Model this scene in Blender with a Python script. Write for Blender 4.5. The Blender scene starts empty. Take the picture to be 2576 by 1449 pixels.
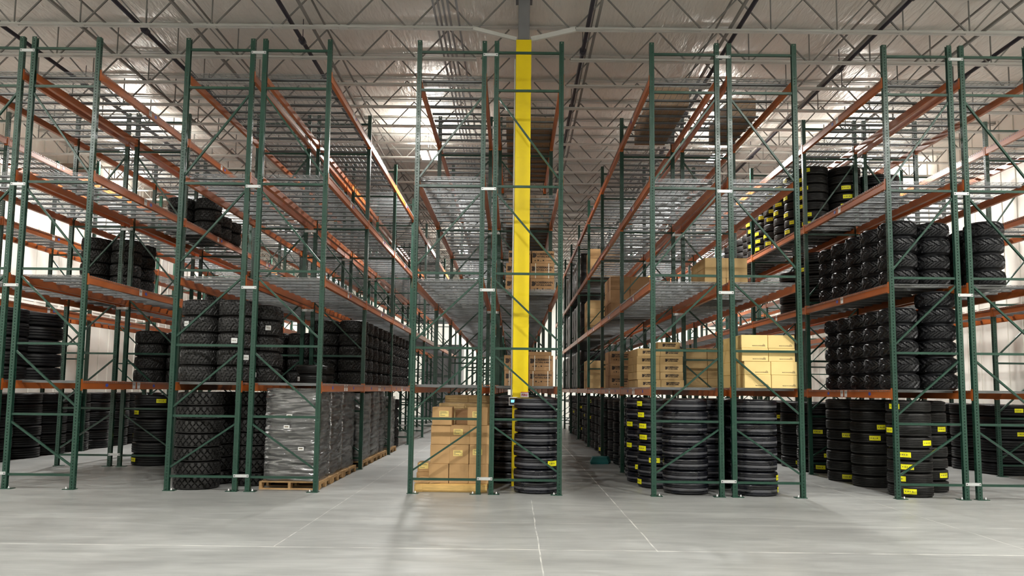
import bpy, math, random
from mathutils import Vector, Matrix, noise
PI = math.pi
R_ = random.Random(7)
sc = bpy.context.scene
col = sc.collection

# ------------------------------------------------------------------ camera
F, CYP, PIT, ROL, YAW, CH, CD = 1912.9088, 811.6619, 0.0887, 0.0113, -0.0032, 1.7427, 12.9652
cy_, sy_ = math.cos(YAW), math.sin(YAW)
cp_, sp_ = math.cos(PIT), math.sin(PIT)
cr_, sr_ = math.cos(ROL), math.sin(ROL)
x1 = Vector((cy_, -sy_, 0)); y1 = Vector((sy_, cy_, 0)); z1 = Vector((0, 0, 1))
y2 = cp_*y1 + sp_*z1; z2 = -sp_*y1 + cp_*z1
x3 = cr_*x1 + sr_*z2; z3 = cr_*z2 - sr_*x1
cam = bpy.data.cameras.new('camera'); camo = bpy.data.objects.new('camera', cam); col.objects.link(camo)
m = Matrix.Identity(4)
for i in range(3):
    m[i][0] = x3[i]; m[i][1] = z3[i]; m[i][2] = -y2[i]
m[0][3], m[1][3], m[2][3] = 0, -CD, CH
camo.matrix_world = m
cam.sensor_width = 36; cam.lens = F/2576*36
cam.shift_y = (CYP-724.5)/2576
cam.clip_end = 300
sc.camera = camo

# ------------------------------------------------------------------ materials
def mat(name, rgb, rough=0.5, metal=0.0, spec=0.5, nscale=0, namt=0.0, rscale=0, ramt=0.0, bscale=0, bstr=0.0, stretch=(1, 1, 1), bdist=0.01, emit=None, estr=0, coat=0, trans=0, objvar=0.0):
    mt = bpy.data.materials.new(name); mt.use_nodes = True
    nt = mt.node_tree; N = nt.nodes; L = nt.links
    bs = N['Principled BSDF']
    bs.inputs['Base Color'].default_value = (*rgb, 1)
    bs.inputs['Roughness'].default_value = rough
    bs.inputs['Metallic'].default_value = metal
    bs.inputs['Specular IOR Level'].default_value = spec
    if coat: bs.inputs['Coat Weight'].default_value = coat
    if emit:
        bs.inputs['Emission Color'].default_value = (*emit, 1); bs.inputs['Emission Strength'].default_value = estr
    if nscale or bscale or rscale:
        tc = N.new('ShaderNodeTexCoord'); mp = N.new('ShaderNodeMapping')
        mp.inputs['Scale'].default_value = stretch
        L.new(tc.outputs['Object'], mp.inputs['Vector'])
    if nscale or objvar:
        mx = N.new('ShaderNodeHueSaturation'); mx.inputs['Color'].default_value = (*rgb, 1)
        src = None
        if nscale:
            ns = N.new('ShaderNodeTexNoise'); ns.inputs['Scale'].default_value = nscale; ns.inputs['Detail'].default_value = 5
            L.new(mp.outputs[0], ns.inputs['Vector'])
            mr = N.new('ShaderNodeMapRange'); mr.inputs['From Min'].default_value = .25; mr.inputs['From Max'].default_value = .75
            mr.inputs['To Min'].default_value = 1-namt; mr.inputs['To Max'].default_value = 1+namt
            L.new(ns.outputs['Fac'], mr.inputs['Value']); src = mr.outputs[0]
        if objvar:
            oi = N.new('ShaderNodeObjectInfo'); m2 = N.new('ShaderNodeMapRange')
            m2.inputs['To Min'].default_value = 1-objvar; m2.inputs['To Max'].default_value = 1+objvar
            L.new(oi.outputs['Random'], m2.inputs['Value'])
            if src:
                mu = N.new('ShaderNodeMath'); mu.operation = 'MULTIPLY'
                L.new(src, mu.inputs[0]); L.new(m2.outputs[0], mu.inputs[1]); src = mu.outputs[0]
            else: src = m2.outputs[0]
        L.new(src, mx.inputs['Value']); L.new(mx.outputs[0], bs.inputs['Base Color'])
    if rscale:
        n3 = N.new('ShaderNodeTexNoise'); n3.inputs['Scale'].default_value = rscale; n3.inputs['Detail'].default_value = 4
        L.new(mp.outputs[0], n3.inputs['Vector'])
        m3 = N.new('ShaderNodeMapRange'); m3.inputs['From Min'].default_value = .3; m3.inputs['From Max'].default_value = .7
        m3.inputs['To Min'].default_value = max(0, rough-ramt); m3.inputs['To Max'].default_value = min(1, rough+ramt)
        L.new(n3.outputs['Fac'], m3.inputs['Value']); L.new(m3.outputs[0], bs.inputs['Roughness'])
    if bscale:
        n2 = N.new('ShaderNodeTexNoise'); n2.inputs['Scale'].default_value = bscale; n2.inputs['Detail'].default_value = 6
        L.new(mp.outputs[0], n2.inputs['Vector'])
        bp = N.new('ShaderNodeBump'); bp.inputs['Strength'].default_value = bstr; bp.inputs['Distance'].default_value = bdist
        L.new(n2.outputs['Fac'], bp.inputs['Height']); L.new(bp.outputs[0], bs.inputs['Normal'])
    return mt

M = {}
M['green'] = mat('green_paint', (.011, .047, .030), .33, spec=.5, nscale=3, namt=.12, rscale=8, ramt=.06, objvar=.08)
M['hole'] = mat('dark_slot', (.004, .006, .005), .9, spec=.1)
M['orange'] = mat('orange_paint', (.43, .110, .021), .34, spec=.5, nscale=2.5, namt=.15, objvar=.1)
M['galv'] = mat('galvanised_steel', (.25, .26, .265), .38, metal=.65, nscale=6, namt=.15, objvar=.06)
M['zinc'] = mat('zinc_spacer', (.62, .64, .63), .4, metal=.35, nscale=8, namt=.08)
M['rubber'] = mat('black_rubber', (.0045, .0048, .0062), .46, spec=.42, nscale=6, namt=.3, rscale=5, ramt=.12, bscale=70, bstr=.25, objvar=.25, bdist=.004)
M['rubber2'] = mat('grey_black_rubber', (.0135, .013, .0125), .5, spec=.4, nscale=9, namt=.35, rscale=7, ramt=.12, bscale=60, bstr=.25, objvar=.2, bdist=.004)
M['rubbers'] = mat('shiny_black_rubber', (.009, .0098, .015), .32, spec=.6, nscale=6, namt=.25, rscale=5, ramt=.1, bscale=50, bstr=.15, objvar=.15, bdist=.003)
M['yellow'] = mat('yellow_column_paint', (.92, .70, .004), .36, spec=.45, nscale=1.5, namt=.05, rscale=4, ramt=.06)
M['colgrey'] = mat('grey_column_paint', (.20, .20, .21), .5, nscale=4, namt=.05)
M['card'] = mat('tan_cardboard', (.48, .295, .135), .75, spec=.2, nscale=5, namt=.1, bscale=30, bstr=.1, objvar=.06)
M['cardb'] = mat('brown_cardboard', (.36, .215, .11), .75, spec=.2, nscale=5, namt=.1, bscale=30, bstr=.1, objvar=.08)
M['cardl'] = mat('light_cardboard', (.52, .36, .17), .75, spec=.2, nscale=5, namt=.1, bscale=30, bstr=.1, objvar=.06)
M['cardy'] = mat('pale_yellow_cardboard', (.86, .64, .27), .7, spec=.25, nscale=4, namt=.05, bscale=25, bstr=.06, objvar=.04)
M['tape'] = mat('packing_tape', (.42, .28, .13), .3, spec=.5)
M['wood'] = mat('pale_pallet_wood', (.72, .47, .17), .7, spec=.2, nscale=4, namt=.25, stretch=(1, 6, 6), objvar=.1)
M['woodd'] = mat('brown_pallet_wood', (.42, .26, .12), .75, spec=.2, nscale=4, namt=.3, stretch=(1, 6, 6), objvar=.15)
M['joist'] = mat('lit_grey_joist', (.62, .62, .59), .42, spec=.5, nscale=2, namt=.08)  # chord grey lightened for light from below; webs stay darker
M['web'] = mat('grey_joist_web', (.20, .195, .185), .5, spec=.4)
M['glint'] = mat('tread_glint', (.26, .26, .28), .4)  # light grey that paints reflected glints onto the truck treads
M['conduit'] = mat('conduit_grey', (.34, .35, .37), .4, metal=.4)
M['pipe'] = mat('dark_pipe', (.035, .033, .045), .5, spec=.4)
M['white'] = mat('white_edge_highlight', (.75, .76, .72), .5)
M['paper'] = mat('white_label', (.82, .82, .80), .6)
M['ylabel'] = mat('yellow_label', (.92, .88, .01), .5, nscale=30, namt=.08)
M['slabel'] = mat('pale_yellow_label', (.85, .66, .22), .6)
M['blue'] = mat('blue_sticker', (.06, .09, .42), .5)
M['ink'] = mat('black_ink', (.035, .024, .018), .8)
M['inkg'] = mat('grey_ink', (.16, .12, .07), .8)
M['red'] = mat('red_ink', (.45, .02, .04), .6)
M['strap'] = mat('white_strap', (.78, .76, .68), .4)
M['housing'] = mat('grey_fixture_housing', (.45, .45, .45), .4, metal=.3)
M['dark'] = mat('dark_plastic', (.03, .03, .035), .4)
M['screen'] = mat('lit_screen', (.1, .5, .7), .3, emit=(.22, .72, 1), estr=1.6)
M['lens'] = mat('lamp_lens', (1, 1, 1), .3, emit=(1, .98, .93), estr=60)
M['teal'] = mat('teal_plastic', (.02, .17, .17), .5)
M['bag'] = mat('black_wrapped_goods', (.010, .011, .013), .42, spec=.5, nscale=5, namt=.3, bscale=9, bstr=.5, stretch=(1, 1, 3), bdist=.03)
M['duct'] = mat('brown_duct', (.17, .12, .09), .5)
M['load'] = mat('grey_rubber_rolls', (.055, .054, .054), .45, spec=.5, nscale=3, namt=.35, bscale=4, bstr=.4, stretch=(1, 1, 9), bdist=.03, objvar=.15)
M['bolt'] = mat('steel_bolt', (.7, .7, .7), .3, metal=.8)

# stretch film: clear, wrinkled, glossy
def film():
    mt = bpy.data.materials.new('clear_stretch_film'); mt.use_nodes = True
    nt = mt.node_tree; N = nt.nodes; L = nt.links; N.clear()
    out = N.new('ShaderNodeOutputMaterial'); mix = N.new('ShaderNodeMixShader'); tr = N.new('ShaderNodeBsdfTransparent')
    pr = N.new('ShaderNodeBsdfPrincipled')
    pr.inputs['Base Color'].default_value = (.11, .11, .11, 1); pr.inputs['Roughness'].default_value = .22; pr.inputs['Specular IOR Level'].default_value = 1.0; pr.inputs['IOR'].default_value = 2.4
    tc = N.new('ShaderNodeTexCoord'); mp = N.new('ShaderNodeMapping'); mp.inputs['Scale'].default_value = (1.0, 1.0, 7.0)
    mp.inputs['Rotation'].default_value = (.10, .10, 0)
    ns = N.new('ShaderNodeTexNoise'); ns.inputs['Scale'].default_value = 2.6; ns.inputs['Detail'].default_value = 7; ns.inputs['Distortion'].default_value = .8
    L.new(tc.outputs['Object'], mp.inputs[0]); L.new(mp.outputs[0], ns.inputs['Vector'])
    bp = N.new('ShaderNodeBump'); bp.inputs['Strength'].default_value = .5; bp.inputs['Distance'].default_value = .03
    L.new(ns.outputs['Fac'], bp.inputs['Height']); L.new(bp.outputs[0], pr.inputs['Normal'])
    mr = N.new('ShaderNodeMapRange'); mr.inputs['From Min'].default_value = .35; mr.inputs['From Max'].default_value = .7
    mr.inputs['To Min'].default_value = .3; mr.inputs['To Max'].default_value = .75
    L.new(ns.outputs['Fac'], mr.inputs['Value'])
    L.new(mr.outputs[0], mix.inputs[0]); L.new(tr.outputs[0], mix.inputs[1]); L.new(pr.outputs[0], mix.inputs[2])
    L.new(mix.outputs[0], out.inputs[0])
    return mt
M['film'] = film()

# concrete floor with saw cut joints, scuffs and tyre dust
def floor_mat():
    mt = bpy.data.materials.new('polished_concrete'); mt.use_nodes = True
    nt = mt.node_tree; N = nt.nodes; L = nt.links; bs = N['Principled BSDF']
    tc = N.new('ShaderNodeTexCoord'); sep = N.new('ShaderNodeSeparateXYZ'); L.new(tc.outputs['Object'], sep.inputs[0])
    def noise(scale, stretch, detail=6, dist=0):
        mp = N.new('ShaderNodeMapping'); mp.inputs['Scale'].default_value = stretch; L.new(tc.outputs['Object'], mp.inputs[0])
        n = N.new('ShaderNodeTexNoise'); n.inputs['Scale'].default_value = scale; n.inputs['Detail'].default_value = detail; n.inputs['Distortion'].default_value = dist
        L.new(mp.outputs[0], n.inputs['Vector']); return n.outputs['Fac']
    def rng(v, a, b, c, d):
        r = N.new('ShaderNodeMapRange'); r.inputs['From Min'].default_value = a; r.inputs['From Max'].default_value = b
        r.inputs['To Min'].default_value = c; r.inputs['To Max'].default_value = d; L.new(v, r.inputs['Value']); return r.outputs[0]
    def math_(op, a, b=None):
        q = N.new('ShaderNodeMath'); q.operation = op
        for i, v in enumerate((a, b)):
            if v is None: continue
            if isinstance(v, (int, float)): q.inputs[i].default_value = v
            else: L.new(v, q.inputs[i])
        return q.outputs[0]
    a = rng(noise(.40, (.7, 1.5, 1), 4, .8),   .3, .7, .80, 1.14)
    b = rng(noise(1.6, (.5, 2.0, 1), 7, 1.2), .32, .68, .86, 1.10)
    c = rng(noise(7, (.35, 2.2, 1), 6, .6), .32, .68, .93, 1.06)
    v = math_('MULTIPLY', math_('MULTIPLY', a, b), c)
    # dark rubber dust in the aisle right of the column
    dx = math_('DIVIDE', math_('SUBTRACT', sep.outputs[0], 1.35), .75); g = math_('POWER', 2.718, math_('MULTIPLY', math_('MULTIPLY', dx, dx), -1))
    dy = rng(sep.outputs[1], -1.5, 2.5, 0, 1)
    du = math_('MULTIPLY', math_('MULTIPLY', g, dy), rng(noise(1.1, (1, 1, 1), 5, .8), .35, .6, .15, .62))
    v = math_('MULTIPLY', v, math_('SUBTRACT', 1.0, du))
    cr = N.new('ShaderNodeCombineColor')
    L.new(math_('MULTIPLY', v, .315), cr.inputs[0]); L.new(math_('MULTIPLY', v, .32), cr.inputs[1]); L.new(math_('MULTIPLY', v, .308), cr.inputs[2])
    # joints: (axis, position, lo, hi)
    tot = None
    wob = math_('MULTIPLY', math_('SUBTRACT', noise(1.3, (1, 1, 1), 3), .5), .03)
    for ax, p, lo, hi, w in [(0, 1.60, -4.45, 40, .009), (0, .30, -7, -.6, .007), (0, -2.62, -4.4, 40, .006), (0, 5.85, -4.5, 40, .006), (1, -4.42, -15, 15, .013), (1, -2.72, -15, 15, .006)]:
        s = sep.outputs[ax]; o = sep.outputs[1-ax]
        d = math_('ABSOLUTE', math_('SUBTRACT', math_('ADD', s, wob), p))
        k = math_('LESS_THAN', d, w)
        k = math_('MULTIPLY', k, math_('MULTIPLY', math_('GREATER_THAN', o, lo), math_('LESS_THAN', o, hi)))
        tot = k if tot is None else math_('MAXIMUM', tot, k)
    brk = rng(noise(3, (1, 1, 1), 4), .35, .6, .1, .75)
    mx = N.new('ShaderNodeMix'); mx.data_type = 'RGBA'
    L.new(math_('MULTIPLY', tot, brk), mx.inputs['Factor']); L.new(cr.outputs[0], mx.inputs[6]); mx.inputs[7].default_value = (.72, .71, .66, 1)
    L.new(mx.outputs[2], bs.inputs['Base Color'])
    L.new(rng(noise(.8, (1, 1.6, 1), 4, .3), .3, .7, .30, .42), bs.inputs['Roughness'])
    bs.inputs['Specular IOR Level'].default_value = .45
    return mt
M['floor'] = floor_mat()

# ceiling: draped reflective vinyl facing with crinkles
def ceil_mat():
    mt = bpy.data.materials.new('vinyl_roof_facing'); mt.use_nodes = True
    nt = mt.node_tree; N = nt.nodes; L = nt.links; bs = N['Principled BSDF']
    tc = N.new('ShaderNodeTexCoord')
    def noise(scale, st, rot, det=6, dist=0.4):
        mp = N.new('ShaderNodeMapping'); mp.inputs['Scale'].default_value = st; mp.inputs['Rotation'].default_value = (0, 0, rot)
        L.new(tc.outputs['Object'], mp.inputs[0])
        n = N.new('ShaderNodeTexNoise'); n.inputs['Scale'].default_value = scale; n.inputs['Detail'].default_value = det; n.inputs['Distortion'].default_value = dist
        L.new(mp.outputs[0], n.inputs['Vector']); return n.outputs['Fac']
    n1 = noise(1.6, (3.5, .5, 1), .15); n2 = noise(5, (2.2, .5, 1), -.2)
    ad = N.new('ShaderNodeMath'); ad.operation = 'ADD'; L.new(n1, ad.inputs[0]); L.new(n2, ad.inputs[1])
    bp = N.new('ShaderNodeBump'); bp.inputs['Strength'].default_value = .55; bp.inputs['Distance'].default_value = .05
    L.new(ad.outputs[0], bp.inputs['Height']); L.new(bp.outputs[0], bs.inputs['Normal'])
    n3 = noise(.5, (1, 1, 1), 0)
    mr = N.new('ShaderNodeMapRange'); mr.inputs['From Min'].default_value = .3; mr.inputs['From Max'].default_value = .7
    mr.inputs['To Min'].default_value = .9; mr.inputs['To Max'].default_value = 1.08; L.new(n3, mr.inputs['Value'])
    hs = N.new('ShaderNodeHueSaturation'); hs.inputs['Color'].default_value = (.86, .83, .775, 1)
    L.new(mr.outputs[0], hs.inputs['Value']); L.new(hs.outputs[0], bs.inputs['Base Color'])
    bs.inputs['Roughness'].default_value = .27; bs.inputs['Specular IOR Level'].default_value = 1.0
    return mt
M['ceil'] = ceil_mat()

def wall_mat():
    mt = bpy.data.materials.new('white_ribbed_wall'); mt.use_nodes = True
    nt = mt.node_tree; N = nt.nodes; L = nt.links; bs = N['Principled BSDF']
    tc = N.new('ShaderNodeTexCoord')
    n = N.new('ShaderNodeTexNoise'); n.inputs['Scale'].default_value = .8; n.inputs['Detail'].default_value = 5; L.new(tc.outputs['Object'], n.inputs['Vector'])
    mr = N.new('ShaderNodeMapRange'); mr.inputs['From Min'].default_value = .3; mr.inputs['From Max'].default_value = .7
    mr.inputs['To Min'].default_value = .9; mr.inputs['To Max'].default_value = 1.05; L.new(n.outputs['Fac'], mr.inputs['Value'])
    hs = N.new('ShaderNodeHueSaturation'); hs.inputs['Color'].default_value = (.86, .84, .77, 1)
    L.new(mr.outputs[0], hs.inputs['Value']); L.new(hs.outputs[0], bs.inputs['Base Color'])
    bs.inputs['Roughness'].default_value = .55
    return mt
M['wall'] = wall_mat()

# ------------------------------------------------------------------ mesh builder
class MB:
    def __init__(s): s.v = []; s.f = []; s.m = []; s.s = []
    def quad(s, pts, mi=0, sm=False):
        b = len(s.v); s.v += [tuple(p) for p in pts]; s.f.append(tuple(range(b, b+len(pts)))); s.m.append(mi); s.s.append(sm)
    def box(s, x0, x1, y0, y1, z0, z1, mi=0):
        b = len(s.v)
        s.v += [(x0,y0,z0),(x1,y0,z0),(x1,y1,z0),(x0,y1,z0),(x0,y0,z1),(x1,y0,z1),(x1,y1,z1),(x0,y1,z1)]
        for q in ((0,3,2,1),(4,5,6,7),(0,1,5,4),(1,2,6,5),(2,3,7,6),(3,0,4,7)):
            s.f.append(tuple(b+i for i in q)); s.m.append(mi); s.s.append(False)
    def bar(s, p, q, w, h, mi=0, up=(0, 0, 1)):
        p = Vector(p); q = Vector(q); d = (q-p).normalized(); u = Vector(up)
        if abs(d.dot(u)) > .98: u = Vector((0, 1, 0))
        a = d.cross(u).normalized(); c = a.cross(d).normalized(); b = len(s.v)
        for e in (p, q):
            for i, j in ((-1,-1),(1,-1),(1,1),(-1,1)): s.v.append(tuple(e+a*(i*w/2)+c*(j*h/2)))
        for f in ((0,1,2,3),(7,6,5,4),(0,4,5,1),(1,5,6,2),(2,6,7,3),(3,7,4,0)):
            s.f.append(tuple(b+i for i in f)); s.m.append(mi); s.s.append(False)
    def tube(s, p, q, r, n=8, mi=0, cap=True):
        p = Vector(p); q = Vector(q); d = (q-p).normalized(); u = Vector((0, 0, 1)) if abs(d.z) < .9 else Vector((1, 0, 0))
        a = d.cross(u).normalized(); c = a.cross(d); b = len(s.v)
        for e in (p, q):
            for i in range(n):
                t = 2*PI*i/n; s.v.append(tuple(e+a*(r*math.cos(t))+c*(r*math.sin(t))))
        for i in range(n):
            j = (i+1) % n; s.f.append((b+i, b+n+i, b+n+j, b+j)); s.m.append(mi); s.s.append(True)
        if cap:
            s.f.append(tuple(b+i for i in range(n))); s.m.append(mi); s.s.append(False)
            s.f.append(tuple(b+n+i for i in reversed(range(n)))); s.m.append(mi); s.s.append(False)
    def mesh(s, name, mats):
        me = bpy.data.meshes.new(name); me.from_pydata(s.v, [], s.f)
        for k in mats: me.materials.append(M[k])
        me.polygons.foreach_set('material_index', s.m); me.polygons.foreach_set('use_smooth', s.s)
        me.update(); return me

def ob(name, me, parent=None, loc=(0, 0, 0), rz=0, label=None, cat=None, group=None, kind=None):
    o = bpy.data.objects.new(name, me); col.objects.link(o)
    o.location = loc; o.rotation_euler = (0, 0, rz)
    if parent: o.parent = parent
    if label: o['label'] = label
    if cat: o['category'] = cat
    if group: o['group'] = group
    if kind: o['kind'] = kind
    return o

# ------------------------------------------------------------------ building shell
XW0, XW1, YW0, YW1, ZC = -14.25, 13.35, -22.0, 38.0, 9.34
b = MB(); b.box(XW0-.3, XW1+.3, YW0-.3, YW1+.3, -.3, 0); ob('floor', b.mesh('floor', ['floor']), kind='structure')
# draped ceiling: sags between the joist lines
JY0, JS = .95, 1.357
b = MB()
ny = 4; nys = int((YW1-YW0)/JS*ny)+8
ys = [JY0+JS*(-17)+i*JS/ny for i in range(nys+1)]
ys = [y for y in ys if YW0-.4 < y < YW1+.4]
nx = 46
for i, y in enumerate(ys):
    ph = ((y-JY0)/JS) % 1.0
    for j in range(nx+1):
        x = XW0-.2+(XW1-XW0+.4)*j/nx
        sag = -.05*math.sin(PI*ph)*(1+.5*math.sin(x*1.7+y*.6)) + .012*math.sin(x*5.1+i*2.3)
        b.v.append((x, y, ZC+sag))
for i in range(len(ys)-1):
    for j in range(nx):
        a = i*(nx+1)+j; b.f.append((a, a+nx+1, a+nx+2, a+1)); b.m.append(0); b.s.append(True)
b.box(XW0-.3, XW1+.3, YW0-.3, YW1+.3, ZC+.12, ZC+.3)
ob('ceiling', b.mesh('ceiling', ['ceil']), kind='structure')
def ribwall(name, axis, pos, sgn, lo, hi):
    b = MB()
    def bx(a0, a1, d0, d1, z0, z1):
        p0, p1 = sorted((pos+sgn*d0, pos+sgn*d1))
        if axis == 0: b.box(p0, p1, a0, a1, z0, z1)
        else: b.box(a0, a1, p0, p1, z0, z1)
    bx(lo, hi, -.25, 0, 0, ZC+.2)
    t = lo+.3
    while t < hi:
        bx(t-.035, t+.035, 0, .035, 0, ZC); t += .61
    for z in (1.2, 4.2, 7.2): bx(lo, hi, 0, .012, z, z+.03)
    ob(name, b.mesh(name, ['wall']), kind='structure')
ribwall('wall_left', 0, XW0, 1, YW0, YW1)
ribwall('wall_right', 0, XW1, -1, YW0, YW1)
ribwall('wall_back', 1, YW1, -1, XW0, XW1)
ribwall('wall_front', 1, YW0, 1, XW0, XW1)

# roof joists (each half span one thing)
ZB, ZT = 8.575, 9.25
def joist_mesh(x0, x1, gap_at_end1, phase):
    b = MB()
    bx0, bx1 = (x0, x1-.95) if gap_at_end1 else (x0+.95, x1)
    for dy in (-1, 1):
        for z, w_ in ((0, .050), (ZT-ZB+.02, .058)):
            ya, yb = sorted((dy*.016, dy*(.016+w_))); xa_, xb_ = (bx0, bx1) if z == 0 else (x0, x1)
            b.box(xa_, xb_, ya, yb, z, z+.006)
            ya, yb = sorted((dy*.016, dy*.021)); b.box(xa_, xb_, ya, yb, z+.006, z+.05)
    st = 1.257
    n0 = math.ceil((x0-phase)/st); n1 = math.floor((x1-phase)/st)
    for n in range(n0-1, n1+2):
        xb = phase+n*st
        xa, xc = xb-st/2, xb+st/2
        top = ZT-ZB-.01
        def seg(xs, zs, xe, ze):
            if min(xs, xe) < x0 or max(xs, xe) > x1: return
            b.bar((xs, 0, zs), (xe, 0, ze), .026, .026, 1)
        seg(xa, top, xb-.05, .03); seg(xb+.05, .03, xc, top)
        if abs(xb) > 4.6 and x0 < xb < x1: b.bar((xb, 0, .03), (xb, 0, top), .02, .02, 1)
        if bx0 < xb < bx1: b.box(xb-.08, xb+.08, -.03, .03, -.004, .0)
    return b.mesh('roof_joist', ['joist', 'web'])
jl = joist_mesh(XW0, .10, True, -2.06); jr = joist_mesh(.16, XW1, False, 2.3)
k = -15
while JY0+JS*k < YW1-.3:
    y = JY0+JS*k
    if y > YW0+.3:
        if k < 0: w = 'over the open floor in front of the racks'
        elif k == 0: w = 'meeting the yellow column head'
        else: w = 'number %d behind the yellow column' % k
        if k < 0: w = 'number %d in front of the yellow column' % -k
        for me, sd in ((jl, 'left'), (jr, 'right')):
            nm = 'grey open web roof joist, %s half, %s' % (sd, w)
            o = ob('roof_joist', me, loc=(0, y, ZB), label=nm, cat='roof joist', group='roof joists')
    k += 1
# diagonal end braces of the joist bottom chord at the column
b = MB()
b.bar((-.85, .95, ZB+.02), (-.02, 1.02, 8.42), .05, .07)
ob('joist_brace', b.mesh('joist_brace', ['joist']), label='slanting grey brace from left joist to the column head', cat='brace')
b = MB(); b.bar((1.10, .95, ZB+.02), (.26, 1.02, 8.42), .05, .09)
ob('joist_brace', b.mesh('joist_brace', ['joist']), label='slanting pale brace from right joist to the column head', cat='brace')
# girder on the column line
b = MB(); 
for dz in (ZT-.02,): b.box(.02, .24, YW0, YW1, dz, dz+.06)
ob('roof_girder', b.mesh('roof_girder', ['joist']), label='flat grey steel girder running back over the column line', cat='girder')

# pipes along the roof
def along(name, xs, z, r, mk, label, cat, y0=YW0+.2, y1=YW1-.2, coup=None):
    b = MB()
    for x in xs:
        b.tube((x, y0, z), (x, y1, z), r, 10)
        if coup:
            y = y0+coup[1]
            while y < y1:
                b.tube((x, y-.07, z), (x, y+.07, z), r*1.6, 10); b.tube((x, y+.02, z), (x, y+.02, ZT), .008, 6); y += coup[0]
    return ob(name, b.mesh(name, [mk]), label=label, cat=cat)
PN = {-10.15: 'far left, above the left edge racks', -7.40: 'above the half empty rack', -4.38: 'above the block tread tyre rack', 1.36: 'just right of the yellow column',
      4.28: 'above the pale yellow carton rack', 7.02: 'above the tractor tyre rack', 9.9: 'above the aisle at right edge'}
for i, (x, w) in enumerate(PN.items()):
    along('sprinkler_pipe', [x], 8.78, .042, 'pipe', 'dark sprinkler pipe running back %s' % w, 'pipe', coup=(3.1, 1.3+i*.37))
GN = {-8.45: 'beside the far left dark pipe', -6.25: 'right of the second dark pipe from left', -3.95: 'between the block tread and wrapped pallet racks', 1.50: 'beside the dark pipe near the column', 4.05: 'beside the pipe over the pale cartons',
      6.82: 'beside the pipe over the tractor tyres', 8.88: 'over the aisle right of the tractor tyres'}
for x, w in GN.items():
    b = MB(); b.bar((x, YW0+.2, ZB+.09), (x, YW1-.2, ZB+.09), .045, .05)
    b.bar((x, YW0+.2, ZT-.1), (x, YW1-.2, ZT-.1), .03, .03)
    ob('bridging_angle', b.mesh('bridging_angle', ['web']), label='grey joist bridging strut %s' % w, cat='strut')
for i, x in enumerate((-1.56, -1.47, -1.38, -1.29, -1.13)):
    along('electrical_conduit', [x], 8.80, .022, 'conduit', '%s thin grey conduit from left in the bundle above the carton pallet' % ('first', 'second', 'third', 'fourth', 'fifth')[i], 'conduit')
    bpy.context.scene.collection.objects[-1]['group'] = 'ceiling conduits'

# ------------------------------------------------------------------ yellow column
ct = ob('column', None, loc=(.12, 1.09, 0), label='tall yellow painted steel column with grey top between rack uprights', cat='column')
b = MB()
hw = .14
n = 5
def rbox(b, hx, hy, z0, z1, r, mi=0, n=4):
    pts = []
    for cx, cy, a0 in ((hx-r, hy-r, 0), (-hx+r, hy-r, PI/2), (-hx+r, -hy+r, PI), (hx-r, -hy+r, 1.5*PI)):
        for i in range(n+1): t = a0+PI/2*i/n; pts.append((cx+r*math.cos(t), cy+r*math.sin(t)))
    B0 = len(b.v); k = len(pts)
    for z in (z0, z1):
        for p in pts: b.v.append((p[0], p[1], z))
    for i in range(k):
        j = (i+1) % k; b.f.append((B0+i, B0+j, B0+k+j, B0+k+i)); b.m.append(mi); b.s.append(False)
    b.f.append(tuple(B0+k+i for i in range(k))); b.m.append(mi); b.s.append(False)
    b.f.append(tuple(B0+i for i in reversed(range(k)))); b.m.append(mi); b.s.append(False)
rbox(b, .145, .14, .02, 8.38, .012)
for z in (4.78, 6.1, 7.42, 2.9, 1.8): rbox(b, .1475, .1425, z, z+.045, .012)
ob('column_sleeve', b.mesh('column_sleeve', ['yellow']), ct)
b = MB(); rbox(b, .11, .11, 8.38, ZC+.1, .02); b.box(-.16, .16, -.16, .16, 9.22, 9.26)
ob('column_top', b.mesh('column_top', ['colgrey']), ct)
b = MB(); b.box(-.19, .19, -.19, .19, 0, .02)
ob('base_plate', b.mesh('base_plate', ['colgrey']), ct)
b = MB(); b.tube((-.162, -.12, 1.62), (-.162, -.12, 8.0), .014, 10)  # white strip standing for the highlight on the sleeve's rounded edge
ob('edge_highlight', b.mesh('edge_highlight', ['white']), ct, label='thin white painted highlight up the left edge')
# fire sign
def text(name, s, size, parent, loc, rot=(PI/2, 0, 0), mk='ink', align='CENTER', off=.0, sx=1, extr=.0006, _c={}):
    key = (s, size, mk, align, off, sx)
    if key not in _c:
        cu = bpy.data.curves.new(name, 'FONT'); cu.body = s; cu.size = size; cu.align_x = align; cu.align_y = 'CENTER'
        cu.extrude = extr; cu.offset = off; cu.resolution_u = 2
        t = bpy.data.objects.new(name, cu); col.objects.link(t); bpy.context.view_layer.update()
        me = bpy.data.meshes.new_from_object(t.evaluated_get(bpy.context.evaluated_depsgraph_get())); me.name = name
        bpy.data.objects.remove(t); bpy.data.curves.remove(cu); me.materials.clear(); me.materials.append(M[mk]); _c[key] = me
    o = bpy.data.objects.new(name, _c[key]); col.objects.link(o); o.parent = parent; o.location = loc; o.rotation_euler = rot; o.scale = (sx, 1, 1)
    return o
b = MB(); b.box(-.072, .072, -.004, .004, -.05, .05); b.box(-.072, .072, -.006, -.004, .038, .05, 1)
fs = ob('fire_sign', b.mesh('fire_sign', ['paper', 'red']), loc=(.20, .935, 1.665), label='small white sign reading FIRE in red on the yellow column', cat='sign')
text('lettering', 'FIRE', .062, fs, (0, -.006, -.008), mk='red', off=.0015)
b = MB(); b.box(-.08, .08, -.03, .03, -.075, .075); b.box(-.068, .068, -.032, -.03, -.062, .062, 1)
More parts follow.
